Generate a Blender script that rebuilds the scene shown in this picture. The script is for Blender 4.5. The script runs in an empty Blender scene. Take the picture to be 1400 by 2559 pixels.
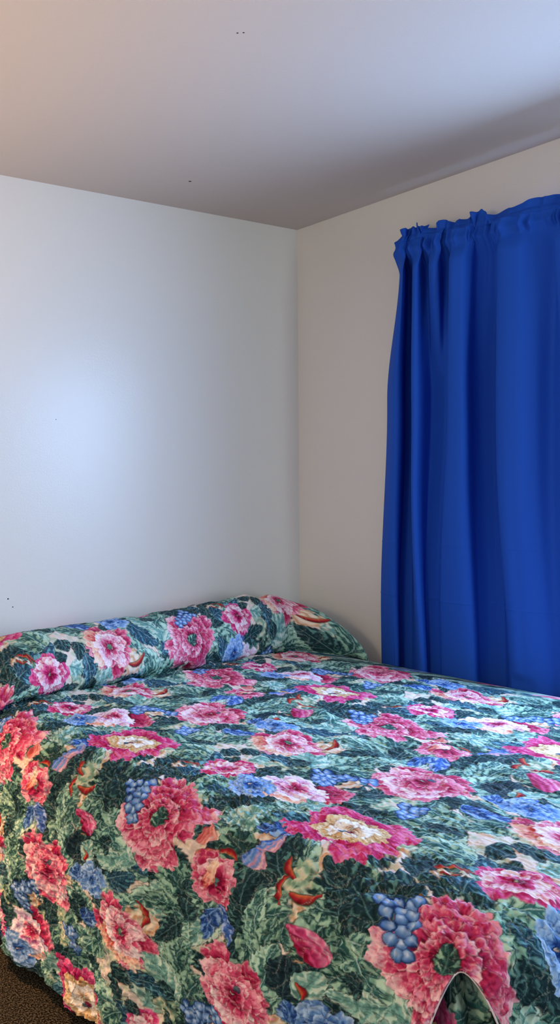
import bpy, bmesh, math
import numpy as np
from mathutils import Matrix, Vector

C = bpy.context.scene.collection
S = bpy.context.scene

# ---------------------------------------------------------------- camera
CAM_X = Vector((0.897935, -0.440127, -0.0075)).normalized()
CAM_Y = Vector((0.006735, -0.003301, 1.0)).normalized()
CAM_Z = CAM_X.cross(CAM_Y).normalized()
cam_data = bpy.data.cameras.new('camera')
cam = bpy.data.objects.new('camera', cam_data); C.objects.link(cam)
m = Matrix.Identity(4)
for r in range(3):
    m[r][0], m[r][1], m[r][2] = CAM_X[r], CAM_Y[r], CAM_Z[r]
m.translation = Vector((-3.1032, -2.6814, 1.24))
cam.matrix_world = m
cam_data.sensor_fit = 'VERTICAL'
cam_data.sensor_height = 24.0
cam_data.lens = 24.0 * 2109.553 / 2559.0
cam_data.shift_x = 0.33216
cam_data.shift_y = -0.01490
cam_data.clip_start = 0.05
S.camera = cam

# ---------------------------------------------------------------- world, lights, exposure
S.view_settings.view_transform = 'Standard'
S.view_settings.look = 'None'
S.view_settings.gamma = 1.0
S.view_settings.exposure = -0.13
W = bpy.data.worlds.new('World'); S.world = W; W.use_nodes = True
W.node_tree.nodes['Background'].inputs[0].default_value = (0.55, 0.72, 1.0, 1)
W.node_tree.nodes['Background'].inputs[1].default_value = 1.2

def lamp(name, kind, loc, power, color, **kw):
    d = bpy.data.lights.new(name, kind); d.energy = power; d.color = color
    rot = kw.pop('rot', (0, 0, 0))
    for k, v in kw.items(): setattr(d, k, v)
    o = bpy.data.objects.new(name, d); o.location = loc; o.rotation_euler = rot
    C.objects.link(o); return o
# daylight that falls in through the uncovered part of the window in the right wall
lamp('window_daylight', 'AREA', (0.10, -1.58, 1.52), 76, (0.36, 0.58, 1.0), rot=(0, math.radians(65), 0),
     shape='RECTANGLE', size=0.95, size_y=0.8)
# bedside lamp left of the bed: an open-topped shade throws light up and down
lamp('bedside_lamp_up', 'SPOT', (-2.5, -0.75, 1.0), 46, (1.0, 0.60, 0.27), rot=(math.radians(180), 0, 0),
     spot_size=math.radians(140), spot_blend=0.9, shadow_soft_size=0.08)
lamp('bedside_lamp_down', 'SPOT', (-2.25, -0.62, 1.20), 62, (1.0, 0.50, 0.20), rot=(0, math.radians(12), 0),
     spot_size=math.radians(100), spot_blend=0.8, shadow_soft_size=0.08)
# unseen fill lights added: warm on the far left, cool behind the camera
lamp('warm_fill', 'POINT', (-4.2, -1.6, 1.5), 62, (1.0, 0.78, 0.52), shadow_soft_size=0.25)
lamp('cool_fill', 'AREA', (-0.9, -4.8, 1.35), 42, (0.74, 0.92, 0.98), rot=(math.radians(90), 0, 0),
     shape='RECTANGLE', size=1.0, size_y=1.9)

# ---------------------------------------------------------------- materials
def lin(c):
    return tuple(((v / 255) / 12.92 if v / 255 <= .04045 else ((v / 255 + .055) / 1.055) ** 2.4) for v in c)
def mat(name, rgb, rough=0.6, spec=0.3, **kw):
    mt = bpy.data.materials.new(name); mt.use_nodes = True
    b = mt.node_tree.nodes['Principled BSDF']
    b.inputs['Base Color'].default_value = (*lin(rgb), 1)
    b.inputs['Roughness'].default_value = rough
    b.inputs['Specular IOR Level'].default_value = spec
    for k, v in kw.items(): b.inputs[k].default_value = v
    return mt
def nodes(mt):
    nt = mt.node_tree
    return nt, nt.nodes['Principled BSDF'], (lambda t, **kw: _mk(nt, t, kw))
def _mk(nt, t, kw):
    n = nt.nodes.new(t)
    for k, v in kw.items(): setattr(n, k, v)
    return n
def paint_bump(mt, scales, strength, dist, var=0.0):
    """object-space noise bump (roller texture) and a slight mottling of the paint"""
    nt, b, N = nodes(mt)
    tc = N('ShaderNodeTexCoord'); prev = None
    for i, (sc, w) in enumerate(scales):
        n = N('ShaderNodeTexNoise'); n.inputs['Scale'].default_value = sc; n.inputs['Detail'].default_value = 4
        nt.links.new(tc.outputs['Object'], n.inputs['Vector'])
        bp = N('ShaderNodeBump'); bp.inputs['Strength'].default_value = strength * w; bp.inputs['Distance'].default_value = dist
        nt.links.new(n.outputs['Fac'], bp.inputs['Height'])
        if prev: nt.links.new(prev.outputs['Normal'], bp.inputs['Normal'])
        prev = bp
    nt.links.new(prev.outputs['Normal'], b.inputs['Normal'])
    if var:
        n = N('ShaderNodeTexNoise'); n.inputs['Scale'].default_value = 260; n.inputs['Detail'].default_value = 3
        nt.links.new(tc.outputs['Object'], n.inputs['Vector'])
        mx = N('ShaderNodeMix', data_type='RGBA', blend_type='MULTIPLY'); mx.inputs[0].default_value = 1
        c = b.inputs['Base Color'].default_value[:]
        mx.inputs[6].default_value = c
        r = N('ShaderNodeMapRange'); r.inputs[3].default_value = 1 - var; r.inputs[4].default_value = 1 + var * .6
        nt.links.new(n.outputs['Fac'], r.inputs[0])
        nt.links.new(r.outputs[0], mx.inputs[7]); nt.links.new(mx.outputs[2], b.inputs['Base Color'])
    return mt

M_wall = paint_bump(mat('wall_paint', (226, 224, 220), .34, .5), [(3.0, .10), (14, .10), (160, .10)], .5, .01, .03)
M_ceil = paint_bump(mat('ceiling_paint', (200, 191, 183), .85, .2), [(3, .3), (220, .15)], .4, .01, .04)
M_trim = mat('white_trim', (225, 224, 220), .4, .4)
M_speck = mat('nail_hole_dark', (30, 28, 28), .8)
M_metal = mat('rod_metal', (200, 200, 198), .35, .5, Metallic=.8)
M_board = mat('box_spring_cloth', (205, 200, 190), .9)
M_matt = mat('mattress_ticking', (228, 226, 220), .9)
M_leg = mat('bed_frame_metal', (60, 58, 56), .5, .5, Metallic=.6)

# carpet
M_carpet = mat('carpet', (60, 54, 46), .95, .1)
nt, b, N = nodes(M_carpet)
tc = N('ShaderNodeTexCoord')
n1 = N('ShaderNodeTexNoise'); n1.inputs['Scale'].default_value = 230; n1.inputs['Detail'].default_value = 3
cr = N('ShaderNodeValToRGB'); cr.color_ramp.elements[0].position = .44; cr.color_ramp.elements[0].color = (*lin((12, 10, 8)), 1)
cr.color_ramp.elements[1].position = .64; cr.color_ramp.elements[1].color = (*lin((98, 92, 80)), 1)
nt.links.new(tc.outputs['Object'], n1.inputs['Vector']); nt.links.new(n1.outputs['Fac'], cr.inputs[0])
nt.links.new(cr.outputs[0], b.inputs['Base Color'])
bp = N('ShaderNodeBump'); bp.inputs['Strength'].default_value = .9; bp.inputs['Distance'].default_value = .006
nt.links.new(n1.outputs['Fac'], bp.inputs['Height']); nt.links.new(bp.outputs['Normal'], b.inputs['Normal'])

# curtain cloth
M_curt = mat('blue_curtain_cloth', (32, 86, 196), .75, .12, **{'Sheen Weight': .0})
nt, b, N = nodes(M_curt)
tc = N('ShaderNodeTexCoord')
n1 = N('ShaderNodeTexNoise'); n1.inputs['Scale'].default_value = 900; n1.inputs['Detail'].default_value = 2
bp = N('ShaderNodeBump'); bp.inputs['Strength'].default_value = .15; bp.inputs['Distance'].default_value = .002
nt.links.new(tc.outputs['Object'], n1.inputs['Vector']); nt.links.new(n1.outputs['Fac'], bp.inputs['Height'])
nt.links.new(bp.outputs['Normal'], b.inputs['Normal'])

# printed bedspread cloth: the print is a colour attribute of the cloth
def print_mat(name):
    mt = mat(name, (200, 200, 200), .8, .12)
    nt, b, N = nodes(mt)
    at = N('ShaderNodeAttribute', attribute_name='print')
    nt.links.new(at.outputs['Color'], b.inputs['Base Color'])
    tc = N('ShaderNodeTexCoord')
    n1 = N('ShaderNodeTexNoise'); n1.inputs['Scale'].default_value = 700; n1.inputs['Detail'].default_value = 2
    bp = N('ShaderNodeBump'); bp.inputs['Strength'].default_value = .12; bp.inputs['Distance'].default_value = .002
    nt.links.new(tc.outputs['Object'], n1.inputs['Vector']); nt.links.new(n1.outputs['Fac'], bp.inputs['Height'])
    nt.links.new(bp.outputs['Normal'], b.inputs['Normal'])
    return mt
M_print = print_mat('floral_print_cloth')
M_piping = mat('pale_piping', (226, 214, 222), .8)

M_glass = bpy.data.materials.new('window_glass'); M_glass.use_nodes = True
nt = M_glass.node_tree; nt.nodes.clear()
o = nt.nodes.new('ShaderNodeOutputMaterial'); mx = nt.nodes.new('ShaderNodeMixShader')
tr = nt.nodes.new('ShaderNodeBsdfTransparent'); gl = nt.nodes.new('ShaderNodeBsdfGlossy'); gl.inputs['Roughness'].default_value = .02
mx.inputs[0].default_value = .06
nt.links.new(tr.outputs[0], mx.inputs[1]); nt.links.new(gl.outputs[0], mx.inputs[2]); nt.links.new(mx.outputs[0], o.inputs[0])

# ---------------------------------------------------------------- helpers
def link(name, me, mt, parent=None):
    if mt: me.materials.append(mt)
    ob = bpy.data.objects.new(name, me); C.objects.link(ob)
    if parent: ob.parent = parent
    return ob
def box_bm(bm, x0, x1, y0, y1, z0, z1):
    r = bmesh.ops.create_cube(bm, size=1)
    for v in r['verts']:
        v.co = Vector(((x0 + x1) / 2 + v.co.x * (x1 - x0), (y0 + y1) / 2 + v.co.y * (y1 - y0), (z0 + z1) / 2 + v.co.z * (z1 - z0)))
def boxes(name, mt, bs, parent=None, bevel=0):
    bm = bmesh.new()
    for q in bs: box_bm(bm, *q)
    if bevel: bmesh.ops.bevel(bm, geom=bm.edges[:], offset=bevel, segments=3, affect='EDGES', profile=.5)
    me = bpy.data.meshes.new(name); bm.to_mesh(me); bm.free()
    if bevel: me.shade_smooth()
    return link(name, me, mt, parent)
def structure(o): o['kind'] = 'structure'; return o
def thing(o, label, cat, group=None):
    o['label'] = label; o['category'] = cat
    if group: o['group'] = group
    return o
def empty(name, loc):
    o = bpy.data.objects.new(name, None); o.location = loc; C.objects.link(o); return o
def grid_mesh(name, X, Y, Z, mask=None, color=None):
    """mesh from a rectangular grid of points (arrays n x m); mask keeps quads (n-1 x m-1)"""
    n, mm = X.shape
    co = np.stack([X, Y, Z], -1).reshape(-1, 3).astype(np.float32)
    idx = np.arange(n * mm).reshape(n, mm)
    q = np.stack([idx[:-1, :-1], idx[1:, :-1], idx[1:, 1:], idx[:-1, 1:]], -1)
    q = q[mask] if mask is not None else q.reshape(-1, 4)
    used = np.zeros(n * mm, bool); used[q.ravel()] = True
    remap = np.cumsum(used) - 1; co = co[used]; q = remap[q].astype(np.int32)
    me = bpy.data.meshes.new(name)
    me.vertices.add(len(co)); me.vertices.foreach_set('co', co.ravel())
    me.loops.add(q.size); me.loops.foreach_set('vertex_index', q.ravel())
    me.polygons.add(len(q)); me.polygons.foreach_set('loop_start', np.arange(0, q.size, 4, dtype=np.int32))
    if color is not None:
        a = me.color_attributes.new('print', 'FLOAT_COLOR', 'POINT')
        rgba = np.ones((len(co), 4), np.float32); rgba[:, :3] = color.reshape(-1, 3)[used]
        a.data.foreach_set('color', rgba.ravel())
    me.update(calc_edges=True)
    me.polygons.foreach_set('use_smooth', np.ones(len(q), bool))
    me.update()
    return me
def tube_mesh(name, pts, r, seg=10):
    pts = [Vector(p) for p in pts]; vs = []; fs = []
    for i, p in enumerate(pts):
        t = (pts[min(i + 1, len(pts) - 1)] - pts[max(i - 1, 0)]).normalized()
        a = t.orthogonal().normalized() if i == 0 else (a - t * a.dot(t)).normalized()
        bb = t.cross(a)
        for k in range(seg):
            th = 2 * math.pi * k / seg
            vs.append(p + (a * math.cos(th) + bb * math.sin(th)) * r)
    for i in range(len(pts) - 1):
        for k in range(seg):
            fs.append((i * seg + k, i * seg + (k + 1) % seg, (i + 1) * seg + (k + 1) % seg, (i + 1) * seg + k))
    fs.append(tuple(range(seg))[::-1]); fs.append(tuple((len(pts) - 1) * seg + k for k in range(seg)))
    me = bpy.data.meshes.new(name); me.from_pydata([tuple(v) for v in vs], [], fs); me.shade_smooth(); me.update()
    return me

# ---------------------------------------------------------------- room shell
RX, RY, H, T = -4.8, -4.9, 2.42, .14
WY0, WY1, WZ0, WZ1 = -2.38, -0.78, .98, 2.06           # window opening in the right wall
structure(boxes('floor', M_carpet, [(RX - T, T, RY - T, T, -.1, 0)]))
ceil = structure(boxes('ceiling', M_ceil, [(RX - T, T, RY - T, T, H, H + .1)]))
wl = structure(boxes('wall_left', M_wall, [(RX - T, T, 0, T, 0, H)]))
structure(boxes('wall_right', M_wall, [(0, T, RY, 0, 0, WZ0), (0, T, RY, 0, WZ1, H), (0, T, RY, WY0, WZ0, WZ1), (0, T, WY1, 0, WZ0, WZ1)]))
structure(boxes('wall_front', M_wall, [(RX, T, RY - T, RY, 0, H)]))
structure(boxes('wall_far', M_wall, [(RX - T, RX, RY, 0, 0, H)]))
structure(boxes('baseboard_left', M_trim, [(RX, 0, -.012, 0, 0, .085)], bevel=.003))
structure(boxes('baseboard_right', M_trim, [(-.012, 0, RY, -.012, 0, .085)], bevel=.003))
win = structure(boxes('window_1', M_trim, [(.02, .10, WY0, WY0 + .045, WZ0, WZ1), (.02, .10, WY1 - .045, WY1, WZ0, WZ1),
      (.02, .10, WY0 + .045, WY1 - .045, WZ0, WZ0 + .045), (.02, .10, WY0 + .045, WY1 - .045, WZ1 - .045, WZ1),
      (.03, .09, -2.12, -2.08, WZ0 + .045, WZ1 - .045)]))
boxes('window_pane', M_glass, [(.058, .062, WY0 + .045, WY1 - .045, WZ0 + .045, WZ1 - .045)], win)
def speck(name, loc, r, parent, axis):
    bm = bmesh.new(); bmesh.ops.create_uvsphere(bm, u_segments=8, v_segments=6, radius=1)
    for v in bm.verts:
        s = [r * 1.5, r, r]; s[axis] = .0008
        v.co = Vector((v.co.x * s[0], v.co.y * s[1], v.co.z * s[2])) + Vector(loc)
    me = bpy.data.meshes.new(name); bm.to_mesh(me); bm.free()
    return link(name, me, M_speck, parent)
speck('nail_hole', (-.852, -.247, H), .0045, ceil, 2)
speck('nail_hole', (-1.462, -1.082, H), .0022, ceil, 2)
speck('nail_hole', (-1.449, -1.09, H), .0022, ceil, 2)
speck('nail_hole', (-1.513, 0, .862), .0025, wl, 1)
speck('nail_hole', (-1.493, 0, .831), .002, wl, 1)
speck('nail_hole', (-1.296, 0, 1.53), .0014, wl, 1)

# ---------------------------------------------------------------- measured shapes
FOLDS = [  # (y, depth) of each fold line at the top, middle and bottom of the curtain
    (-0.5248, 0.037, -0.458, 0.0222, -0.4171, 0.0185),
    (-0.5868, 0.111, -0.5391, 0.1018, -0.4973, 0.0925),
    (-0.5884, 0.0925, -0.5606, 0.0833, -0.5228, 0.0833),
    (-0.5581, 0.0278, -0.5187, 0.0, -0.4835, 0.0),
    (-0.5856, 0.037, -0.5568, 0.0, -0.5373, 0.0),
    (-0.638, 0.1203, -0.6379, 0.1295, -0.616, 0.1295),
    (-0.6581, 0.1221, -0.6662, 0.1388, -0.6392, 0.1332),
    (-0.6364, 0.0555, -0.6644, 0.1018, -0.6396, 0.1018),
    (-0.6543, 0.0518, -0.6544, 0.0592, -0.6292, 0.0703),
    (-0.6916, 0.1147, -0.6545, 0.0407, -0.6277, 0.0518),
    (-0.7298, 0.1221, -0.6777, 0.0407, -0.6435, 0.0518),
    (-0.7103, 0.0555, -0.7023, 0.0481, -0.6646, 0.0555),
    (-0.7422, 0.0518, -0.7266, 0.0555, -0.6858, 0.0666),
    (-0.7836, 0.1258, -0.766, 0.1258, -0.713, 0.1147),
    (-0.8236, 0.1369, -0.8111, 0.1443, -0.7805, 0.1388),
    (-0.8468, 0.111, -0.8385, 0.1295, -0.8252, 0.1258),
    (-0.8464, 0.0648, -0.821, 0.0555, -0.8241, 0.0648),
    (-0.8758, 0.0518, -0.837, 0.0148, -0.8414, 0.0148),
    (-0.9056, 0.0518, -0.8808, 0.0074, -0.8898, 0.0037),
    (-0.9457, 0.1295, -0.9484, 0.1388, -0.9552, 0.1388),
    (-1.0114, 0.1388, -1.013, 0.1573, -1.0092, 0.148),
    (-1.064, 0.111, -1.0594, 0.1295, -1.0608, 0.1295),
    (-1.1104, 0.0925, -1.0937, 0.0925, -1.1, 0.1018),
    (-1.13, 0.1388, -1.1577, 0.148, -1.16, 0.1388),
    (-1.1893, 0.1388, -1.2028, 0.148, -1.2096, 0.148),
    (-1.2016, 0.074, -1.2013, 0.0555, -1.2082, 0.0555),
    (-1.2168, 0.037, -1.2155, 0.0278, -1.2124, 0.0185),
]


# ---------------------------------------------------------------- curtain on its rod
def sstep(a, b, x):
    t = np.clip((x - a) / (b - a), 0, 1); return t * t * (3 - 2 * t)
def catmull(P, n):
    P = np.asarray(P, float); Q = np.vstack([2 * P[0] - P[1], P, 2 * P[-1] - P[-2]]); out = []
    for i in range(1, len(Q) - 2):
        t = np.linspace(0, 1, n, endpoint=False)[:, None]
        a, b, c, d = Q[i - 1], Q[i], Q[i + 1], Q[i + 2]
        out.append(.5 * ((2 * b) + (c - a) * t + (2 * a - 5 * b + 4 * c - d) * t ** 2 + (3 * b - 3 * c + d - a) * t ** 3))
    out.append(P[-1:]); return np.vstack(out)
def rod_z(y): return 2.181 + (y + .55) * .072
rng = np.random.default_rng(7)
SUB = 22
lev = [catmull([(f[2 * k], f[2 * k + 1]) for f in FOLDS], SUB) for k in range(3)]    # (y, depth) at three heights
ns = len(lev[0])
# irregular small gathers along the rod
def ripple(s, seed, n=26, lo=.5, w0=.006, w1=.016):
    g = np.random.default_rng(seed); out = np.zeros_like(s)
    c = np.sort(g.uniform(0, 1, n)); w = g.uniform(w0, w1, n); a = g.uniform(lo, 1, n) * g.choice([1, -1], n, p=[.6, .4])
    for ci, wi, ai in zip(c, w, a): out += ai * np.exp(-((s - ci) / wi) ** 2)
    return np.tanh(out)
s = np.linspace(0, 1, ns)
zb = .47
zs = np.concatenate([np.linspace(zb, .83, 28, endpoint=False), np.linspace(.83, .86, 16, endpoint=False), np.linspace(.86, 1.035, 14, endpoint=False), np.linspace(1.035, 1.065, 16, endpoint=False), np.linspace(1.065, 1.9, 66, endpoint=False), np.linspace(1.9, 2.13, 60, endpoint=False), np.linspace(2.13, 2.2, 50)])
X = np.zeros((ns, len(zs))); Y = np.zeros_like(X); Z = np.zeros_like(X)
g4 = ripple(s, 41, 52, .6, .002, .005)
g1, g2, g3 = ripple(s, 3, 34), ripple(s, 5, 30), ripple(s, 11, 16)
for k, z in enumerate(zs):
    if z > 1.6:
        t = sstep(1.6, 2.12, z); yd = lev[1] * (1 - t) + lev[0] * t
    else:
        t = sstep(.75, 1.6, z); yd = lev[2] * (1 - t) + lev[1] * t
    y, d = yd[:, 0].copy(), yd[:, 1].copy()
    # fold lines wander a little with height
    y += .004 * np.sin(z * 3 + s * 14) * (s > .05)
    zz = z + (rod_z(y) - 2.181) * sstep(1.2, 2.1, z)
    dz = 2.181 - z                                         # distance under the rod line
    near = np.exp(-max(dz, 0) / .055)
    pk = sstep(.10, .02, dz)
    d = d * (1 - .7 * pk) + .088 * .7 * pk              # pinched on the rod
    d += near * (.017 * g1 + .012 * g2)
    d += .006 * g3 * np.exp(-((dz - .16) / .09) ** 2) + .003 * g2 * np.exp(-((dz - .28) / .12) ** 2)
    d += .018 * g4 * np.exp(-((dz - .012) / .026) ** 2)
    # the rod pocket swells over the rod
    d += .010 * np.exp(-((dz - .018) / .016) ** 2)
    d = d * (.62 + .38 * sstep(.50, 1.35, z)); d = np.minimum(d, .088 + .12 * sstep(.60, .75, z))
    d += .0016 * math.exp(-((z - .845) / .003) ** 2) + .0012 * math.exp(-((z - 1.05) / .003) ** 2)
    X[:, k] = -(.012 + np.maximum(d, .0)); Y[:, k] = y; Z[:, k] = zz
# hem at the foot of the curtain
Z[:, :3] = zb + (Z[:, :3] - zb)
cr = empty('curtain', (-.06, -.85, zb))
thing(cr, 'blue gathered curtain panel hanging on the right wall beside the bed', 'curtain')
me = grid_mesh('panel', X + .06, Y + .85, Z - zb)
pan = link('panel', me, M_curt, cr)
# frilled heading above the rod
tt = np.linspace(0, 1, 26)
y0 = Y[:, -1]; x0 = X[:, -1]; z0 = Z[:, -1]
hh = .044 + .007 * np.sin(s * 31 + 1) + .013 * ripple(s, 21, 26, .6, .006, .016) - .028 * sstep(.012, 0, s)
Xh = np.zeros((ns, len(tt))); Yh = np.zeros_like(Xh); Zh = np.zeros_like(Xh)
r1, r2 = ripple(s, 31, 22, .6), ripple(s, 33, 30, .4)
for k, t in enumerate(tt):
    Xh[:, k] = x0 + (-.078 - x0) * sstep(0, .5, t) * .8 - t ** .7 * (.032 * r1 + .016 * r2) - .006 * math.sin(t * 3)
    Xh[:, k] = np.minimum(Xh[:, k], -.012)
    Yh[:, k] = y0 + t * (.020 * np.roll(r1, 9) + .010 * np.roll(r2, 5)) - .004 * t
    Zh[:, k] = z0 + hh * t - .008 * math.sin(math.pi * min(t * 4, 1))
link('heading_frill', grid_mesh('heading_frill', Xh + .06, Yh + .85, Zh - zb), M_curt, cr)
for ob in list(cr.children):
    md = ob.modifiers.new('thickness', 'SOLIDIFY'); md.thickness = .0012; md.offset = 0
rl = cr.location
pts = [(-.002, -.55, 2.163), (-.065, -.553, 2.163), (-.08, -.562, 2.163), (-.085, -.59, 2.162)] + [(-.085, y, rod_z(y) - .018) for y in np.linspace(-.7, -2.5, 12)] + [(-.08, -2.53, 2.02), (-.002, -2.54, 2.02)]
link('rod', tube_mesh('rod', [Vector(p) - rl for p in pts], .007), M_metal, cr)

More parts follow.
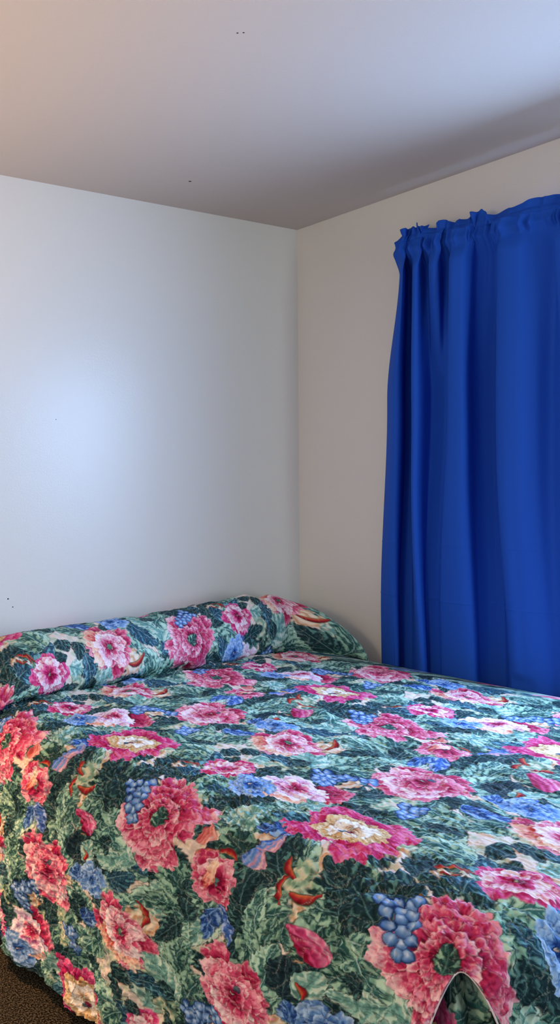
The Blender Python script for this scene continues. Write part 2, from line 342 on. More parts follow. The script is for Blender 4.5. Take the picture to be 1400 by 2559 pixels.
# one repeat of the print: kind, tone, base s t, tip s t, width (metres)
MOTIFS = [
    ('leaf', 'd', 0.028, 0.478, 0.07, 0.385, 0.1),
    ('leaf', 'd', 0.028, 0.482, 0.108, 0.547, 0.09),
    ('leaf', 'd', 0.024, 0.457, 0.037, 0.403, 0.06),
    ('leaf', 'd', 0.862, 0.515, 0.929, 0.466, 0.12),
    ('leaf', 'd', -0.027, 0.551, 0.028, 0.478, 0.1),
    ('leaf', 'd', 0.81, 0.493, 0.899, 0.517, 0.09),
    ('leaf', 't', 0.17, 0.289, 0.128, 0.205, 0.06),
    ('leaf', 'b', 0.124, 0.296, 0.07, 0.216, 0.05),
    ('leaf', 'ds', -0.032, 0.221, 0.054, 0.188, 0.11),
    ('leaf', 'd', -0.004, 0.331, 0.05, 0.283, 0.07),
    ('leaf', 'd', 0.864, 0.296, 0.901, 0.29, 0.07),
    ('leaf', 'd', 0.079, 0.088, 0.189, 0.108, 0.08),
    ('leaf', 'p', 0.075, 0.183, 0.062, 0.134, 0.05),
    ('leaf', 'p', 0.075, 0.183, 0.124, 0.127, 0.06),
    ('leaf', 'p', 0.075, 0.183, 0.148, 0.18, 0.07),
    ('leaf', 'p', 0.07, 0.183, 0.079, 0.22, 0.05),
    ('leaf', 'p', 0.194, 0.206, 0.334, 0.204, 0.08),
    ('leaf', 'l', 0.202, 0.214, 0.198, 0.165, 0.05),
    ('leaf', 'd', 0.306, 0.25, 0.358, 0.175, 0.07),
    ('leaf', 'm', 0.314, 0.254, 0.43, 0.276, 0.07),
    ('leaf', 'd', 0.351, 0.24, 0.513, 0.272, 0.05),
    ('leaf', 'm', 0.075, 0.607, 0.212, 0.607, 0.07),
    ('leaf', 'm', 0.075, -0.035, 0.242, 0.074, 0.06),
    ('leaf', 'b', 0.2, 0.014, 0.278, 0.044, 0.05),
    ('leaf', 'd', 0.262, 0.057, 0.375, 0.036, 0.06),
    ('leaf', 't', 0.414, -0.058, 0.434, 0.107, 0.05),
    ('leaf', 'l', 0.393, 0.468, 0.424, 0.365, 0.075),
    ('leaf', 'l', 0.418, 0.446, 0.362, 0.397, 0.05),
    ('leaf', 'l', 0.289, 0.543, 0.266, 0.427, 0.1),
    ('leaf', 'm', 0.281, 0.548, 0.213, 0.479, 0.06),
    ('leaf', 'm', 0.647, 0.405, 0.61, 0.319, 0.07),
    ('leaf', 'm', 0.668, 0.403, 0.718, 0.313, 0.06),
    ('leaf', 'd', 0.676, 0.399, 0.767, 0.457, 0.07),
    ('leaf', 'l', 0.684, 0.391, 0.765, 0.338, 0.04),
    ('leaf', 'd', 0.525, 0.4, 0.531, 0.459, 0.06),
    ('leaf', 'b', 0.471, 0.419, 0.524, 0.512, 0.055),
    ('leaf', 'd', 0.356, 0.531, 0.357, 0.579, 0.07),
    ('leaf', 'd', 0.416, 0.551, 0.383, 0.614, 0.05),
    ('leaf', 'd', 0.312, 0.021, 0.257, -0.004, 0.07),
    ('leaf', 'l', 0.074, 0.652, 0.129, 0.587, 0.1),
    ('leaf', 'd', 0.074, 0.652, 0.167, 0.617, 0.08),
    ('leaf', 't', 0.15, 0.593, 0.205, 0.586, 0.09),
    ('leaf', 'd', 0.116, 0.592, 0.142, 0.569, 0.05),
    ('leaf', 'l', 0.155, -0.009, 0.231, 0.039, 0.06),
    ('leaf', 'm', 0.095, 0.008, 0.189, 0.079, 0.09),
    ('leaf', 'l', 0.074, -0.007, 0.121, 0.039, 0.08),
    ('leaf', 'd', 0.121, 0.072, 0.198, 0.164, 0.1),
    ('leaf', 't', 0.151, 0.09, 0.125, 0.018, 0.04),
    ('leaf', 'm', 0.683, 0.152, 0.85, 0.035, 0.15),
    ('leaf', 'm', 0.683, 0.152, 0.673, 0.006, 0.08),
    ('leaf', 'd', 0.683, 0.147, 0.802, 0.132, 0.06),
    ('leaf', 'd', 0.671, 0.127, 0.566, 0.054, 0.07),
    ('leaf', 'm', 0.403, 0.1, 0.627, 0.136, 0.13),
    ('leaf', 'm', 0.397, 0.1, 0.544, 0.189, 0.1),
    ('leaf', 'p', 0.422, 0.091, 0.524, 0.013, 0.1),
    ('leaf', 'd', 0.428, 0.083, 0.43, 0.023, 0.04),
    ('leaf', 'd', 0.384, 0.105, 0.463, 0.179, 0.08),
    ('leaf', 'm', 0.751, 0.192, 0.765, 0.125, 0.05),
    ('leaf', 'm', 0.739, 0.2, 0.777, 0.17, 0.05),
    ('leaf', 'd', 0.737, 0.292, 0.844, 0.234, 0.09),
    ('leaf', 'd', 0.75, 0.279, 0.776, 0.22, 0.06),
    ('leaf', 'bp', 0.776, 0.212, 0.675, 0.252, 0.05),
    ('leaf', 'b', 0.757, 0.204, 0.657, 0.194, 0.04),
    ('leaf', 'd', 0.756, 0.287, 0.901, 0.273, 0.11),
    ('leaf', 'l', 0.686, 0.335, 0.872, 0.308, 0.07),
    ('leaf', 'm', 0.699, 0.339, 0.834, 0.359, 0.06),
    ('leaf', 'l', 0.616, 0.38, 0.693, 0.314, 0.09),
    ('leaf', 'm', 0.616, 0.38, 0.611, 0.296, 0.12),
    ('leaf', 'd', 0.609, 0.384, 0.542, 0.307, 0.06),
    ('leaf', 'l', 0.622, 0.354, 0.768, 0.374, 0.09),
    ('leaf', 'dd', 0.64, 0.404, 0.755, 0.396, 0.09),
    ('leaf', 'm', 0.879, 0.469, 0.786, 0.415, 0.09),
    ('leaf', 'm', 0.879, 0.469, 0.879, 0.407, 0.05),
    ('leaf', 'm', 0.845, 0.483, 0.766, 0.458, 0.07),
    ('leaf', 'm', 0.854, 0.483, 0.772, 0.511, 0.08),
    ('leaf', 'l', 0.853, 0.499, 0.87, 0.552, 0.04),
    ('leaf', 'l', 0.832, 0.517, 0.758, 0.579, 0.14),
    ('leaf', 'm', 0.836, 0.525, 0.857, 0.582, 0.05),
    ('leaf', 'd', 0.883, 0.473, 0.921, 0.446, 0.06),
    ('leaf', 'p', 0.758, 0.579, 0.709, 0.468, 0.08),
    ('leaf', 'm', 0.759, 0.516, 0.741, 0.454, 0.06),
    ('leaf', 'p', 0.659, 0.428, 0.754, 0.458, 0.06),
    ('leaf', 'd', 0.765, 0.537, 0.766, 0.491, 0.07),
    ('leaf', 'd', 0.627, 0.459, 0.665, 0.436, 0.08),
    ('leaf', 'b', 0.589, 0.422, 0.647, 0.408, 0.05),
    ('curl', 'r', 0.004, 0.359, 0.041, 0.324, 0.012),
    ('curl', 'r', 0.851, 0.354, 0.909, 0.343, 0.012),
    ('curl', 'r', 0.904, 0.422, 0.88, 0.361, 0.014),
    ('curl', 'n', 0.083, 0.557, 0.066, 0.583, 0.012),
    ('curl', 'n', 0.053, 0.596, 0.057, 0.628, 0.013),
    ('curl', 'r', 0.226, 0.576, 0.192, 0.525, 0.008),
    ('curl', 'r', 0.201, 0.561, 0.175, 0.538, 0.006),
    ('curl', 'r', 0.703, 0.422, 0.665, 0.436, 0.012),
    ('curl', 'r', 0.889, 0.183, 0.889, 0.232, 0.01),
    ('curl', 'r', 0.655, -0.006, 0.574, 0.012, 0.013),
    ('curl', 'r', 0.187, 0.522, 0.216, 0.571, 0.01),
    ('scroll', 'o', 0.888, 0.41, 0.842, 0.396, 0.05),
    ('scroll', 'g', -0.013, 0.336, 0.029, 0.379, 0.07),
    ('scroll', 'o', 0.053, 0.592, 0.066, 0.566, 0.04),
    ('scroll', 'o', 0.171, 0.563, 0.179, 0.538, 0.04),
    ('scroll', 'o', 0.399, 0.573, 0.404, 0.584, 0.05),
    ('scroll', 'o', 0.571, 0.381, 0.59, 0.385, 0.05),
    ('scroll', 'o', 0.748, 0.408, 0.697, 0.435, 0.06),
    ('scroll', 'o', 0.567, 0.025, 0.623, 0.007, 0.08),
    ('scroll', 'g', 0.455, 0.027, 0.417, 0.049, 0.08),
    ('bud', 'q', 0.766, 0.458, 0.83, 0.384, 0.06),
    ('bud', 's', 0.886, 0.133, 0.918, 0.132, 0.035),
    ('bud', 'u', -0.016, 0.253, 0.029, 0.259, 0.045),
    ('bud', 'u', 0.025, 0.251, 0.091, 0.281, 0.03),
    ('bud', 's', 0.861, 0.134, 0.893, 0.178, 0.03),
    ('flower', 'A', 0.899, 0.651),
    ('flower', 'B', 0.195, 0.353),
    ('flower', 'D', 0.555, 0.286),
    ('flower', 'E', 0.527, 0.598),
    ('flower', 'W', 0.279, 0.141),
    ('flower', 'M', 0.256, 0.627),
    ('flower', 'K', 0.832, 0.193),
    ('rose', 'C', 0.625, 0.482),
    ('rose', 'C', 0.211, 0.085),
    ('grapes', '0', 0.053, 0.538, -0.044, 0.59, 0.06),
    ('grapes', '0', 0.415, 0.358, 0.341, 0.366, 0.03),
    ('grapes', '0', 0.414, 0.124, 0.478, 0.226, 0.03),
    ('grapes', '0', 0.433, 0.133, 0.37, 0.152, 0.06),
]

# cloth coordinates -> repeat coordinates
CI, CJ = [-0.54, 1.013, -0.0519, 0.0825], [-2.0701, 0.0802, 1.6332, -0.1011]

# ---------------------------------------------------------------- the printed pattern (one repeat of the cloth)
TW, TH = .905, .655                     # size of the repeat in metres
RES = .0009
NX, NY = int(TW / RES), int(TH / RES)
rng = np.random.default_rng(12)
def smooth_noise(scale, seed):
    g = np.random.default_rng(seed); w = g.standard_normal((NX, NY))
    kx = np.fft.fftfreq(NX, RES)[:, None]; ky = np.fft.fftfreq(NY, RES)[None, :]
    f = np.fft.ifft2(np.fft.fft2(w) * np.exp(-((kx ** 2 + ky ** 2) * (scale * 1.1) ** 2))).real
    return (f / f.std()).astype(np.float32)
NZ1, NZ2, NZ3 = smooth_noise(.004, 1), smooth_noise(.012, 2), smooth_noise(.04, 3)
CAN = np.zeros((NX, NY, 3), np.float32)
def L(c): return np.array(lin(c), np.float32)
def ramp(t, stops):
    t = np.clip(t, 0, 1)[..., None]; ps = [p for p, _ in stops]; out = np.zeros(t.shape[:-1] + (3,), np.float32) + L(stops[0][1])
    for (p0, c0), (p1, c1) in zip(stops[:-1], stops[1:]):
        a = np.clip((t - p0) / (p1 - p0), 0, 1); out = out * (1 - a) + (L(c1)) * a
    return out
def patch(x0, x1, y0, y1):
    i = np.arange(int(x0 / RES) - 1, int(x1 / RES) + 2); j = np.arange(int(y0 / RES) - 1, int(y1 / RES) + 2)
    gx, gy = np.meshgrid(i * RES, j * RES, indexing='ij'); ix = np.ix_(i % NX, j % NY)
    return gx, gy, ix
def comp(ix, col, a):
    a = np.clip(a, 0, 1)[..., None]; CAN[ix] = CAN[ix] * (1 - a) + col * a
AA = .0007
def edge(d): return np.clip(.5 - d / (2 * AA), 0, 1)      # d<0 inside

LEAF = {   # base tone, flame tone, flame highlight, vein, amount
 'd': ((30, 56, 64), (52, 88, 92), (92, 138, 134), (104, 150, 150), .42),
 'dd': ((28, 48, 60), (44, 74, 84), (62, 100, 106), (80, 120, 124), .40),
 'ds': ((36, 66, 66), (76, 120, 108), (150, 190, 166), (84, 128, 118), .55),
 't': ((38, 74, 98), (64, 116, 136), (110, 166, 180), (130, 182, 190), .55),
 'm': ((42, 84, 84), (116, 162, 146), (164, 202, 182), (164, 206, 202), .84),
 'l': ((56, 108, 108), (142, 190, 174), (188, 222, 204), (196, 228, 220), .95),
 'p': ((120, 172, 166), (172, 210, 198), (206, 226, 212), (56, 104, 108), .8),
 'b': ((40, 76, 148), (86, 138, 208), (150, 188, 234), (130, 180, 232), .65),
 'bp': ((70, 110, 190), (140, 170, 225), (176, 198, 240), (40, 80, 150), .7)}
def leaf(bx, by, tx, ty, w, tone, seed):
    g = np.random.default_rng(seed)
    dx, dy = tx - bx, ty - by; Ln = math.hypot(dx, dy); ux, uy = dx / Ln, dy / Ln
    m = w * .75 + .01
    gx, gy, ix = patch(min(bx, tx) - m, max(bx, tx) + m, min(by, ty) - m, max(by, ty) + m)
    rx, ry = gx - bx, gy - by
    n1, n2 = NZ1[ix], NZ2[ix]
    t = (rx * ux + ry * uy) / Ln + .012 * n2; q = -rx * uy + ry * ux + .0003 * n1
    bend = g.uniform(-.10, .10) * Ln
    q = q - bend * np.sin(np.pi * np.clip(t, 0, 1))
    tc = np.clip(t, 0, 1)
    hw = w * .52 * np.sin(np.pi * tc ** g.uniform(.62, .85)) ** .75
    nt_ = max(5, int(Ln / .016)); ph = g.uniform(0, 1)
    tooth = 1 - ((nt_ * t + ph) % 1)
    hw = hw * (1 - .17 * tooth)
    d = np.abs(q) - hw
    d = np.where((t < 0) | (t > 1), .01, d)
    base, fl, hi, vein, amt = LEAF[tone]
    s = np.clip(np.abs(q) / np.maximum(hw, 1e-4), 0, 1)
    side = np.sign(q) * (1 if g.random() < .5 else -1)
    nv = max(3, round(Ln / .032)); p = (nv * (t - .30 * s) + .35 * (side > 0) + .07 * n2) % 1
    f = np.abs(p - .5) * 2                                    # 0 at middle of a lobe
    wide = (.30 + .80 * s) * amt * np.where(side > 0, 1.15, .8)
    flame = np.clip((wide - f + .02 * n1 + .10 * n2) / .05, 0, 1) * np.clip((s - .12 - .1 * f) / .06, 0, 1)
    hil = np.clip((wide * .66 - f + .02 * n1 + .10 * n2) / .05, 0, 1) * np.clip((s - .28) / .08, 0, 1) * np.where(side > 0, 1, .45)
    col = np.ones(t.shape + (1,)) * L(base)
    col = col * (1 + .12 * n2[..., None])
    col = col * (1 - flame[..., None]) + L(fl) * flame[..., None]
    col = col * (1 - hil[..., None]) + L(hi) * hil[..., None]
    # dark hatch strokes
    hs = np.clip((np.sin((t * nv * 3 - s * 3) * 2 * np.pi + 1.5 * n2) - .6) / .2, 0, 1) * .38 * (f > .3)
    col = col * (1 - hs[..., None] * (1 - hil[..., None]))
    # side veins and midrib
    vv = np.clip(1 - np.abs(p - 0.02) * 14, 0, 1) * (s < .85) * .45 * (s > .05)
    col = col * (1 - vv[..., None]) + L(vein) * vv[..., None]
    mr = np.clip(1.5 - np.abs(q) / (.0011 * (1.3 - tc)), 0, 1) * .8
    col = col * (1 - mr[..., None]) + L(vein) * mr[..., None]
    comp(ix, np.array(L((14, 28, 34))), edge(d - .0022) * .85)
    comp(ix, col, edge(d))
def petal(cx, cy, th, r0, r1, hw, stops, seed, rim=0., dark=(95, 15, 45)):
    g = np.random.default_rng(seed)
    ux, uy = math.cos(th), math.sin(th); R = r1 + .006
    mx, my = cx + ux * (r0 + r1) / 2, cy + uy * (r0 + r1) / 2; m = (r1 - r0) / 2 + hw + .006
    gx, gy, ix = patch(mx - m, mx + m, my - m, my + m)
    rx, ry = gx - cx, gy - cy; n1, n2 = NZ1[ix], NZ2[ix]
    a = rx * ux + ry * uy; q = -rx * uy + ry * ux + .0003 * n1
    t = (a - r0) / (r1 - r0)
    t = t + .06 * np.sin(q / hw * g.uniform(4, 8) + g.uniform(0, 6)) + .05 * n2
    tc = np.clip(t, 0, 1)
    prof = hw * (.35 + .65 * tc ** .8) * np.sqrt(np.clip(1 - tc ** 5, 0, 1))
    d = np.maximum(np.abs(q) - prof, np.where((t < 0) | (t > 1), .01, -.01))
    streak = np.sin(q / hw * g.uniform(9, 13) * (1.3 - .5 * tc) + 1.3 * n2 + g.uniform(0, 6)) * (.5 + .5 * np.sin(t * 7 + n1))
    tone = g.uniform(-.22, .16)
    col = ramp(1.05 * tc + tone + .24 * np.clip(streak * 1.6, -1, 1) + .02 * n1, stops)
    lip = np.clip(1.3 - (-d) / .0022, 0, 1) * np.clip((tc - .4) / .2, 0, 1) * np.clip(.8 + n2 * .6 + g.uniform(-.6, .5), 0, 1)
    lip = lip[..., None] * .75; col = col * (1 - lip) + L(stops[-1][1]) * lip * 1.06
    if rim:
        e = np.clip(1 - (-d) / .0028, 0, 1) * (tc > .45) * rim
        col = col * (1 - e[..., None]) + L((250, 226, 226)) * e[..., None]
    comp(ix, L(dark), edge(d - .0014) * .7)
    comp(ix, col, edge(d))
FS = {'A': .74, 'B': .64, 'D': .74, 'E': .72, 'W': .66, 'M': .72, 'K': .85, 'C': .85}
FK = ['A']
def ring(cx, cy, n, r0, r1, wf, stops, seed, ax=(1, 1, 0), rim=0., phase=0., dark=(95, 15, 45), span=None):
    r0, r1 = r0 * FS[FK[0]], r1 * FS[FK[0]]; g = np.random.default_rng(seed); n = int(n * (1.3 if span is None else 1.2)); order = g.permutation(n)
    for k in order:
        th = (2 * math.pi * k / n if span is None else span[0] + (span[1] - span[0]) * k / max(n - 1, 1)) + phase + g.uniform(-.12, .12)
        e = ax[0] * abs(math.cos(th - ax[2])) + ax[1] * abs(math.sin(th - ax[2]))
        j = g.uniform(.82, 1.12)
        petal(cx, cy, th, r0 * e, r1 * e * j, wf * (1.15 if span is None else .8) * math.pi * r1 * e / n, stops, seed * 97 + k, rim, dark)
def disc(cx, cy, r, stops, lx=.35, ly=-.35, rimc=None):
    gx, gy, ix = patch(cx - r - .003, cx + r + .003, cy - r - .003, cy + r + .003)
    d = np.hypot(gx - cx, gy - cy) - r + .0004 * NZ1[ix]
    h = np.hypot(gx - cx - lx * r, gy - cy - ly * r) / (1.45 * r)
    comp(ix, L(rimc or (28, 50, 96)), edge(d - .0011) * .9); comp(ix, ramp(h + .04 * NZ2[ix], stops), edge(d))
CRIM = [(0, (104, 8, 44)), (.35, (168, 28, 76)), (.7, (206, 66, 112)), (1, (240, 156, 180))]
ROSE = [(0, (122, 10, 54)), (.35, (184, 38, 90)), (.68, (216, 94, 134)), (1, (250, 208, 218))]
HOT = [(0, (104, 4, 44)), (.4, (170, 20, 80)), (.75, (208, 52, 120)), (1, (236, 128, 176))]
WHT = [(0, (184, 60, 104)), (.35, (216, 122, 156)), (.7, (240, 204, 216)), (1, (250, 238, 242))]
PEACH = [(0, (196, 62, 70)), (.4, (228, 130, 120)), (.75, (244, 192, 170)), (1, (250, 226, 208))]
TAN = [(0, (118, 76, 48)), (.35, (176, 130, 86)), (.7, (214, 176, 126)), (1, (240, 216, 176))]
CREAM = [(0, (170, 120, 84)), (.3, (224, 200, 168)), (.6, (246, 238, 226)), (1, (252, 250, 248))]
BLU = [(0, (26, 56, 122)), (.35, (60, 108, 182)), (.7, (112, 158, 218)), (1, (176, 206, 244))]
LIL = [(0, (168, 62, 122)), (.35, (214, 140, 186)), (.65, (240, 214, 236)), (1, (250, 244, 252))]
def flower(kind, x, y, sd):
    FK[0] = kind
    if kind == 'A':                                    # wreath of pink petals round a green eye
        ring(x, y, 13, .07, .132, 1.35, ROSE, sd, (1.05, .85, .4)); ring(x + .004, y, 12, .055, .108, 1.35, CRIM, sd + 1, (1.05, .85, .4), .25)
        ring(x - .01, y - .004, 9, .05, .098, 1.2, ROSE, sd + 2, (1.05, .85, .4), .8, span=(2.2, 4.9))
        ring(x, y, 12, .038, .082, 1.3, CRIM, sd + 3, (1.05, .85, .4), .3); ring(x, y, 11, .026, .060, 1.3, ROSE, sd + 4, (1.05, .85, .4), .35)
        ring(x, y, 10, .016, .040, 1.2, CRIM, sd + 5, (1.05, .85, .4), .15)
        leaf(x - .022, y + .010, x + .026, y - .012, .040, 'ds', sd)
    elif kind == 'B':                                  # crimson petals round a big tan and cream heart
        ring(x, y, 11, .06, .135, 1.45, HOT, sd, (1, .95, 0)); ring(x, y, 9, .05, .118, 1.3, HOT, sd + 9, (1, .95, 0), phase=.3)
        ring(x, y, 15, .045, .088, 1.5, TAN, sd + 1, dark=(80, 40, 28)); ring(x, y, 13, .03, .072, 1.4, TAN, sd + 2, phase=.2, dark=(90, 50, 34))
        ring(x, y, 11, .015, .056, 1.3, CREAM, sd + 3, dark=(140, 90, 60)); ring(x + .006, y, 8, .006, .036, 1.3, CREAM, sd + 4, dark=(150, 60, 70))
        disc(x - .016, y + .004, .008, [(0, (150, 30, 60)), (1, (110, 20, 50))]); disc(x - .024, y - .004, .007, [(0, (70, 110, 130)), (1, (40, 70, 90))])
    elif kind == 'D':                                  # full peony, white turned petals
        ring(x, y, 12, .055, .118, 1.35, CRIM, sd, (1, .9, 0), .2); ring(x, y, 10, .04, .098, 1.35, ROSE, sd + 1, (1, .9, 0), .5)
        ring(x, y, 10, .03, .078, 1.3, CRIM, sd + 2, (1, .9, 0), .35); ring(x - .012, y, 6, .028, .075, 1.0, WHT, sd + 3, span=(1.8, 4.4), dark=(170, 60, 100))
        ring(x, y, 9, .015, .056, 1.3, ROSE, sd + 4, rim=.4); ring(x + .01, y, 7, .006, .034, 1.3, CRIM, sd + 5, rim=.3)
        disc(x + .03, y + .01, .008, [(0, (90, 110, 120)), (1, (70, 50, 80))])
    elif kind == 'E':                                  # pale-hearted chrysanthemum, coral on one side
        ring(x, y, 13, .05, .106, 1.3, CRIM, sd, (1, .85, .5), .3); ring(x, y, 12, .04, .086, 1.3, ROSE, sd + 1, (1, .85, .5), .6)
        ring(x - .01, y - .006, 6, .03, .082, 1.1, PEACH, sd + 2, span=(2.6, 4.6)); ring(x, y, 12, .02, .066, 1.3, WHT, sd + 3, dark=(190, 70, 100))
        ring(x, y, 10, .01, .042, 1.3, ROSE, sd + 4, rim=.9); disc(x, y, .009, [(0, (110, 150, 110)), (1, (50, 84, 76))])
    elif kind == 'W':                                  # white and lilac rose with a red wing
        ring(x + .02, y + .03, 4, .03, .105, .9, CRIM, sd, span=(.5, 1.4)); ring(x, y, 10, .04, .095, 1.35, LIL, sd + 1, (1, .9, .4))
        ring(x, y, 4, .03, .09, 1.0, PEACH, sd + 2, span=(2.6, 3.8)); ring(x, y, 9, .03, .074, 1.4, LIL, sd + 3, dark=(170, 80, 130))
        ring(x, y, 8, .015, .056, 1.4, LIL, sd + 4, dark=(170, 80, 130)); ring(x + .012, y + .006, 7, .004, .034, 1.3, ROSE, sd + 5, rim=.7)
    elif kind == 'M':                                  # carnation, streaked fan of petals
        ring(x, y, 9, .02, .082, 1.4, HOT, sd, (1, .8, 1.0)); ring(x, y, 8, .015, .066, 1.1, ROSE, sd + 1, (1, .8, 1.0), .8)
        ring(x, y, 7, .01, .050, .9, WHT, sd + 2, dark=(200, 50, 120)); ring(x, y, 5, .004, .03, 1.2, HOT, sd + 3)
    elif kind == 'K':                                  # half-open bud with a pale lobe
        ring(x, y, 8, .012, .062, 1.3, CRIM, sd, (1.1, .8, 0), .4); ring(x, y, 6, .008, .044, 1.3, ROSE, sd + 1, rim=.4)
        petal(x - .03, y - .022, .2, 0, .07, .018, PEACH, sd + 2)
    elif kind == 'C':                                  # blue rose
        ring(x, y, 9, .018, .050, 1.4, BLU, sd, dark=(20, 40, 90)); ring(x, y, 8, .012, .038, 1.4, BLU, sd + 1, dark=(24, 50, 110))
        ring(x, y, 7, .004, .025, 1.4, BLU, sd + 2, dark=(24, 50, 110))
def grapes(x0, y0, x1, y1, w, sd):
    g = np.random.default_rng(sd); Ln = math.hypot(x1 - x0, y1 - y0); ux, uy = (x1 - x0) / Ln, (y1 - y0) / Ln
    Ln = max(Ln, .07); w = max(w, .045)
    pts = []
    for _ in range(600):
        t = g.uniform(0, 1); q = g.uniform(-1, 1) * (.5 * w * (1.05 - .65 * t)); p = (x0 + ux * Ln * t - uy * q, y0 + uy * Ln * t + ux * q, t)
        if all(math.hypot(p[0] - a[0], p[1] - a[1]) > .0145 for a in pts): pts.append(p)
    for p in pts: disc(p[0], p[1], .0115, [(0, (44, 84, 160)), (1, (30, 60, 124))])
    for p in pts:
        r = g.uniform(.0088, .0118)
        disc(p[0], p[1], r, [(0, (206, 222, 246)), (.35, (134, 172, 222)), (.7, (80, 124, 186)), (1, (46, 78, 140))], ux * -.3, uy * -.3)
def curl(x0, y0, x1, y1, w, tone, sd):
    g = np.random.default_rng(sd); st = {'r': [(0, (110, 20, 30)), (.5, (168, 34, 50)), (1, (214, 110, 70))], 'n': [(0, (84, 52, 34)), (1, (168, 116, 76))]}[tone]
    Ln = math.hypot(x1 - x0, y1 - y0); ux, uy = (x1 - x0) / Ln, (y1 - y0) / Ln
    gx, gy, ix = patch(min(x0, x1) - .04, max(x0, x1) + .04, min(y0, y1) - .04, max(y0, y1) + .04)
    t = ((gx - x0) * ux + (gy - y0) * uy) / Ln; q = -(gx - x0) * uy + (gy - y0) * ux
    tc = np.clip(t, 0, 1); q = q - .22 * Ln * np.sin(np.pi * tc) * (1 if g.random() < .5 else -1)
    d = np.where((t < 0) | (t > 1), .01, np.abs(q) - w * .6 * np.sin(np.pi * tc) ** .6)
    comp(ix, L((60, 84, 70)), edge(d - .0022)); comp(ix, ramp(.5 + q / w, st), edge(d))
def scroll(x0, y0, r, tone, sd):
    g = np.random.default_rng(sd); gx, gy, ix = patch(x0 - r, x0 + r, y0 - r, y0 + r)
    dx, dy = gx - x0, gy - y0; rr = np.hypot(dx, dy) / r; th = np.arctan2(dy, dx)
    sp = np.sin(th * 1 + rr * 11 + NZ2[ix] * .5 + g.uniform(0, 6))
    c = {'o': [(0, (216, 160, 120)), (.5, (234, 206, 182)), (1, (246, 228, 208))], 'g': [(0, (132, 168, 144)), (.6, (184, 204, 176)), (1, (226, 218, 190))]}[tone]
    comp(ix, ramp(.5 + .5 * sp, c), np.clip((1 - rr + .12 * NZ2[ix]) / .3, 0, 1) * .9)
def bud(x0, y0, x1, y1, w, tone, sd):
    st = {'q': [(0, (148, 12, 56)), (.45, (206, 70, 130)), (.8, (232, 140, 180)), (1, (250, 220, 232))],
          's': [(0, (190, 80, 80)), (.5, (222, 128, 122)), (1, (246, 200, 186))],
          'u': [(0, (50, 96, 176)), (.4, (122, 160, 220)), (.7, (222, 150, 170)), (1, (240, 214, 224))]}[tone]
    Ln = math.hypot(x1 - x0, y1 - y0); ux, uy = (x1 - x0) / Ln, (y1 - y0) / Ln; Ln = max(Ln, .05)
    gx, gy, ix = patch(min(x0, x1) - .05, max(x0, x1) + .05, min(y0, y1) - .05, max(y0, y1) + .05)
    t = ((gx - x0) * ux + (gy - y0) * uy) / Ln; q = -(gx - x0) * uy + (gy - y0) * ux; tc = np.clip(t, 0, 1)
    q = q - .15 * Ln * np.sin(np.pi * tc)
    d = np.where((t < 0) | (t > 1), .01, np.abs(q) - w * .55 * np.sin(np.pi * tc ** .7) ** .8)
    sr = np.sin(q / w * 22 + t * 3 + NZ2[ix] * .6)
    comp(ix, L((90, 20, 50)), edge(d - .0015) * .8); comp(ix, ramp(.45 + q / w * .8 + .2 * sr, st), edge(d))

# ground: warm cream with faint washes of green and peach
CAN[:] = L((230, 216, 208))
a = np.clip(NZ3 * .6, 0, .8)[..., None]; CAN[:] = CAN * (1 - a) + L((170, 190, 164)) * a
a = np.clip(-NZ3 * .5 - .1, 0, .6)[..., None]; CAN[:] = CAN * (1 - a) + L((232, 200, 176)) * a
st_ = np.clip((np.sin(NZ3 * 7) - .6) / .3, 0, 1)[..., None] * .4; CAN[:] = CAN * (1 - st_) + L((250, 238, 224)) * st_
# foliage that fills the ground between the named motifs
g = np.random.default_rng(5)
for k in range(150):
    x, y, th, ln = g.uniform(0, TW), g.uniform(0, TH), g.uniform(0, 2 * math.pi), g.uniform(.09, .15)
    leaf(x, y, x + ln * math.cos(th), y + ln * math.sin(th), ln * g.uniform(.5, .8), g.choice(['d', 'd', 'd', 'm', 'm', 'l', 'ds', 'l', 'p', 't']), 1000 + k)
for k in range(16):
    scroll(g.uniform(0, TW), g.uniform(0, TH), g.uniform(.025, .045), g.choice(['o', 'g']), 40 + k)
for n_, mo in enumerate(MOTIFS):
    if mo[0] == 'scroll': scroll((mo[2] + mo[4]) / 2, (mo[3] + mo[5]) / 2, mo[6] * .62, mo[1], n_)
for n_, mo in enumerate(MOTIFS):
    if mo[0] == 'leaf': leaf(*mo[2:6], mo[6], mo[1], 200 + n_)
for n_, mo in enumerate(MOTIFS):
    if mo[0] == 'curl': curl(*mo[2:7], mo[1], 400 + n_)
    if mo[0] == 'bud': bud(*mo[2:7], mo[1], 500 + n_)
    if mo[0] == 'grapes': grapes(*mo[2:7], 600 + n_)
for n_, mo in enumerate(MOTIFS):
    if mo[0] in ('flower', 'rose'): flower(mo[1], mo[2], mo[3], 700 + 13 * n_)
for n_, mo in enumerate(MOTIFS):
    if mo[0] == 'grapes': grapes(*mo[2:7], 600 + n_)

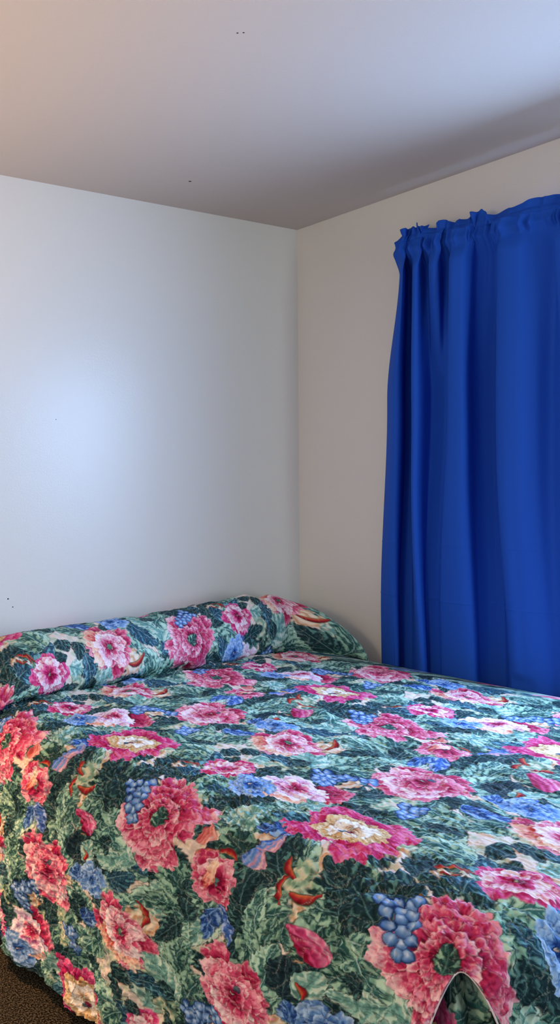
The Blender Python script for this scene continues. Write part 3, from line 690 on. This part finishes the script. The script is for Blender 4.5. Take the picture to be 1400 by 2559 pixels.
def print_at(u, v, vtuck):
    """colour of the cloth at cloth coordinates (u across, v along), metres"""
    vp = np.where(v < vtuck, v - .34, v)
    i = CI[0] + CI[1] * u + CI[2] * vp + CI[3] * u * vp
    j = CJ[0] + CJ[1] * u + CJ[2] * vp + CJ[3] * u * vp
    i = i - .6 * np.clip(.47 - u, 0, None); j = j - .74 * np.clip(.3 - u, 0, None)
    fx = (i % 1) * NX; fy = (j % 1) * NY
    x0 = np.floor(fx).astype(int); y0 = np.floor(fy).astype(int); ax = (fx - x0)[..., None]; ay = (fy - y0)[..., None]
    x0 %= NX; y0 %= NY; x1 = (x0 + 1) % NX; y1 = (y0 + 1) % NY
    return (CAN[x0, y0] * (1 - ax) * (1 - ay) + CAN[x1, y0] * ax * (1 - ay) + CAN[x0, y1] * (1 - ax) * ay + CAN[x1, y1] * ax * ay)

# ---------------------------------------------------------------- bed under the spread
bed = empty('bed', (-1.0, -1.0, 0)); thing(bed, 'wide bed with its head against the pale wall, under the floral spread', 'bed')
bx0, bx1, by0, by1 = -1.80 + 1.0, -.16 + 1.0, -1.80 + 1.0, -.05 + 1.0
boxes('mattress', M_matt, [(bx0, bx1, by0, by1, .34, .565)], bed, bevel=.03)
boxes('box_spring', M_board, [(bx0 + .01, bx1 - .01, by0 + .01, by1 - .01, .15, .335)], bed, bevel=.012)
boxes('bed_frame', M_leg, [(bx0 + .02, bx1 - .02, by0 + .02, by1 - .02, .12, .148)], bed)
for lx in (bx0 + .08, bx1 - .12):
    for ly in (by0 + .08, by1 - .12):
        boxes('leg', M_leg, [(lx, lx + .04, ly, ly + .04, 0, .12)], bed)

# ---------------------------------------------------------------- quilted floral bedspread
# cross section over the bed, left hem to right tuck (x, z)
SEC = catmull([(-1.968, .04), (-1.965, .15), (-1.95, .3), (-1.93, .42), (-1.913, .5), (-1.885, .552), (-1.835, .583), (-1.76, .598), (-1.5, .603),
               (-1.0, .606), (-.5, .604), (-.25, .600), (-.17, .588), (-.132, .555), (-.120, .5), (-.120, .4), (-.120, .26)], 24)
SL = np.r_[0, np.cumsum(np.hypot(*np.diff(SEC, axis=0).T))]; ULEN = SL[-1]
UL = float(np.interp(-1.83, SEC[:400, 0], SL[:400]))
VC, YFOOT = .50, -1.855
PIL = catmull([(.02, .62), (.15, .84), (.4, .99), (.62, 1.0), (.84, .88), (1.0, .66), (1.08, .42), (1.08, .2), (1.01, .06), (.93, .01), (.88, 0)], 16)
PL = np.r_[0, np.cumsum(np.hypot(np.diff(PIL[:, 0]) * .34, np.diff(PIL[:, 1]) * .2))]; PL /= PL[-1]
DROP = catmull([(0, 0), (.05, -.012), (.085, -.05), (.098, -.1), (.112, -.2), (.135, -.35), (.155, -.45), (.165, -.565)], 12)
DL = np.r_[0, np.cumsum(np.hypot(*np.diff(DROP, axis=0).T))]
def surf(u, v):
    x = np.interp(u, SL, SEC[:, 0]); z = np.interp(u, SL, SEC[:, 1])
    xt = np.clip(x, -1.86, -.13)
    yf = -.165 + .153 * xt - .23 * sstep(-.32, -.10, xt)
    ycr = -.03 + (yf + .03) * .88; v0 = VC - (ycr - yf)
    top = sstep(.35, .585, z); pil = v < v0; p = np.clip(v / v0, 0, 1)
    fy = np.interp(p, PL, PIL[:, 0]); fz = np.interp(p, PL, PIL[:, 1])
    y = np.where(pil, -.03 + (yf + .03) * fy, yf - (v - VC))
    h = np.interp(x, [-1.86, -1.75, -1.6, -1.3, -.98, -.7, -.46, -.3, -.19, -.12, -.09], [.02, .13, .168, .175, .18, .2, .222, .212, .175, .12, .05])
    z = z + np.where(pil, h * fz * top, 0) - .016 * np.exp(-((v - v0) / .028) ** 2) * top * sstep(-1.9, -1.8, x) * sstep(-.12, -.2, x)
    b = np.clip(YFOOT - y, 0, None); a = np.clip(UL - u, 0, None)
    yo = np.interp(b, DL, DROP[:, 0]); zo = np.interp(b, DL, DROP[:, 1])
    y1 = np.where(b > 0, YFOOT - yo, y); z1 = np.where(b > 0, z + zo, z); x1 = x
    # the rounded corner where the side and the foot drop meet
    d = np.hypot(a, b); phi = np.arctan2(b, a); c2, s2 = np.cos(phi) ** 2, np.sin(phi) ** 2
    ud = np.clip(UL - d, 0, None)
    oL = -1.83 - np.interp(ud, SL, SEC[:, 0]); dLz = .585 - np.interp(ud, SL, SEC[:, 1])
    oF = np.interp(d, DL, DROP[:, 0]); dFz = -np.interp(d, DL, DROP[:, 1])
    cor = (a > 0) & (b > 0); oo = oL * c2 + oF * s2; zz = .585 - (dLz * c2 + dFz * s2)
    x1 = np.where(cor, -1.83 - np.cos(phi) * oo, x1); y1 = np.where(cor, YFOOT - np.sin(phi) * oo, y1); z1 = np.where(cor, zz, z1)
    return x1, y1, z1, a, b, v0
# smooth random fields over the cloth
def field(scale, seed, n=340, step=.01):
    g = np.random.default_rng(seed); w = g.standard_normal((n, n)); k = np.fft.fftfreq(n, step)
    f = np.fft.ifft2(np.fft.fft2(w) * np.exp(-((k[:, None] ** 2 + k[None, :] ** 2) * (scale * 1.1) ** 2))).real
    return f / f.std()
def samp(F, u, v, su=100., sv=100.):
    fx, fy = u * su + 5, v * sv + 5; n = F.shape[0]
    x0 = np.floor(fx).astype(int); y0 = np.floor(fy).astype(int); ax, ay = fx - x0, fy - y0
    ax = ax * ax * (3 - 2 * ax); ay = ay * ay * (3 - 2 * ay)
    x0 %= n; y0 %= n; x1 = (x0 + 1) % n; y1 = (y0 + 1) % n
    return F[x0, y0] * (1 - ax) * (1 - ay) + F[x1, y0] * ax * (1 - ay) + F[x0, y1] * (1 - ax) * ay + F[x1, y1] * ax * ay
FQ, FW, FB = field(.055, 21), field(.022, 22), field(.12, 23)
def quilt(u, v):
    """height of the padding and a mask for the stitch lines"""
    q = samp(FQ, u, v); e = .004
    gq = np.hypot(samp(FQ, u + e, v) - q, samp(FQ, u, v + e) - q) / e + 2.0
    dist = np.minimum(np.abs(q - .55), np.abs(q + .55)) / gq
    dist = np.minimum(dist, np.abs(((u * .94 + v * .34) / .31 + .2) % 1 - .5) * .31)
    puff = 1 - np.exp(-(dist / .011) ** 1.2)
    stitch = np.exp(-(dist / .0011) ** 2)
    return puff, stitch
us = np.concatenate([np.arange(0, .95, .0015), np.arange(.95, 2.35, .0022), np.arange(2.35, ULEN, .006), [ULEN]])
vs = np.concatenate([np.arange(0, .5, .0022), np.arange(.5, 1.1, .002), np.arange(1.1, 2.2, .0015), np.arange(2.2, 2.95, .005)])
U, V = np.meshgrid(us, vs, indexing='ij')
X, Y, Z, A_, B_, V0 = surf(U, V)
# normals of the smooth surface
def grid_normals(X, Y, Z):
    P = np.stack([X, Y, Z], -1); du = np.gradient(P, axis=0); dv = np.gradient(P, axis=1)
    n = np.cross(dv, du); n /= np.linalg.norm(n, axis=-1, keepdims=True) + 1e-12
    return n
Nn = grid_normals(X, Y, Z)
if Nn[len(us) // 2, len(vs) // 2, 2] < 0: Nn = -Nn
puff, stitch = quilt(U, V)
side = sstep(UL + .02, UL - .25, U)                      # 0 on top, 1 low on the left drop
foot = sstep(0, .25, B_)
disp = (.0032 + .0028 * sstep(UL + .3, UL, U)) * puff + .0009 * samp(FW, U, V) + .0035 * samp(FB, U, V)
crinkle = samp(FW, U * 1.6 + .3, V * 2.6 + .7)           # the quilting puckers more where the cloth hangs and bends
disp += .0022 * crinkle * sstep(UL + .28, UL - .05, U)
# hanging folds of the side drop
fold = np.sin(V * 15.5 + .8 + 2.2 * U + .7 * samp(FB, U * .3, V)) * .6 + np.sin(V * 29 + 2 + 3 * U) * .3
disp += side * (.012 + .010 * sstep(.35, 0, U)) * (fold - .35)
disp += foot * .010 * np.sin(U * 17 + 1)
# soft sag lines on the bed top and a pulled crease at the foot corner
crs = ((U - .66) - (V - 1.93) * .55) * .88
disp += -.010 * np.exp(-(crs / .010) ** 2) * sstep(1.62, 1.80, V) * sstep(2.3, 2.1, V) * sstep(.45, .6, U)
crs2 = crs - .026
disp += -.008 * np.exp(-(crs2 / .009) ** 2) * sstep(1.66, 1.86, V) * sstep(2.3, 2.1, V) * sstep(.45, .6, U)
# folds in the cover of the pillows
pilm = sstep(VC + .01, VC - .05, V)
disp += pilm * (.005 * np.sin(V * 42 + U * 9 + samp(FB, U, V)) * sstep(.3, .5, V) - .0025 * puff * sstep(.3, .1, V))
near_crease = np.exp(-((V - V0) / .02) ** 2)
disp = disp * (1 - near_crease) 
rt = sstep(ULEN - .42, ULEN - .52, U)                    # the tucked right side lies flat
disp = disp * rt
X, Y, Z = X + Nn[..., 0] * disp, Y + Nn[..., 1] * disp, Z + Nn[..., 2] * disp
Z = np.maximum(Z, .010)
col = print_at(U + .6054 - UL, V - .027, V0 - .027)
thr = stitch * (np.sin((U * 1.3 + V) * 2 * np.pi / .006) > -.2) * .28
col = col * (1 - thr[..., None]) + L((222, 226, 214)) * thr[..., None]
def slit_g(d): return math.radians(26) * np.sqrt(np.clip((d - .088) / .075, 0, 1))
def slit(a, b):
    d = np.hypot(a, b); phi = np.arctan2(b, a)
    return (a <= 0) | (b <= 0) | (d < .088) | (np.abs(phi - math.pi / 4) > slit_g(d))
Bq = (B_[:-1, :-1] + B_[1:, 1:]) / 2; Aq = (A_[:-1, :-1] + A_[1:, 1:]) / 2
keep = (Bq < DL[-1]) & slit(Aq, Bq)
sp = link('bedspread', grid_mesh('bedspread', X, Y, Z, keep, col), M_print)
thing(sp, 'quilted bedspread printed with pink peonies and green leaves, spread over the bed against the wall', 'bedspread')
# piped edge of the corner slit
dd = .088 + .46 * np.linspace(0, 1, 90) ** 2
d_ = np.concatenate([dd[::-1], dd[1:]]); sg = np.concatenate([-np.ones(90), np.ones(89)])
ph_ = math.pi / 4 + sg * slit_g(d_)
pa, pb = d_ * np.cos(ph_), d_ * np.sin(ph_)
ua = UL - pa
vb = []
for u_, b_ in zip(ua, pb):       # v at which the foot overhang is b_
    x_ = float(np.clip(np.interp(max(u_, 0), SL, SEC[:, 0]), -1.86, -.13)); yf_ = -.165 + .153 * x_
    vb.append(VC + yf_ - YFOOT + b_)
px, py, pz, _, _, _ = surf(ua, np.array(vb))
ok = pz > .02
cx_, cy_ = -1.83 + .0, YFOOT
off = np.stack([px - cx_, py - cy_], -1); off /= np.linalg.norm(off, axis=-1, keepdims=True)
px, py = px + off[:, 0] * .002, py + off[:, 1] * .002
pip = link('piping', tube_mesh('piping', [p for p, k in zip(zip(px, py, pz), ok) if k], 0.0014, 8), M_piping, sp)
# the folded-in corner of the cloth that shows through the slit
ph = np.linspace(-.25, math.pi / 2 + .25, 260); zz = np.linspace(.03, .555, 330)
PH, ZZ = np.meshgrid(ph, zz, indexing='ij')
rr = .052 + .010 * np.sin(PH * 7 + ZZ * 6) + .03 * (.555 - ZZ) - .03 * sstep(.50, .555, ZZ) + .003 * samp(FW, PH * .1, ZZ)
fx_, fy_ = -1.83 - rr * np.cos(PH), YFOOT - rr * np.sin(PH)
fc = print_at(UL - (.555 - ZZ) * .9 + 1.16, 1.72 + PH * .10, 0)
link('corner_flap', grid_mesh('corner_flap', fx_, fy_, ZZ, None, fc), M_print, sp)
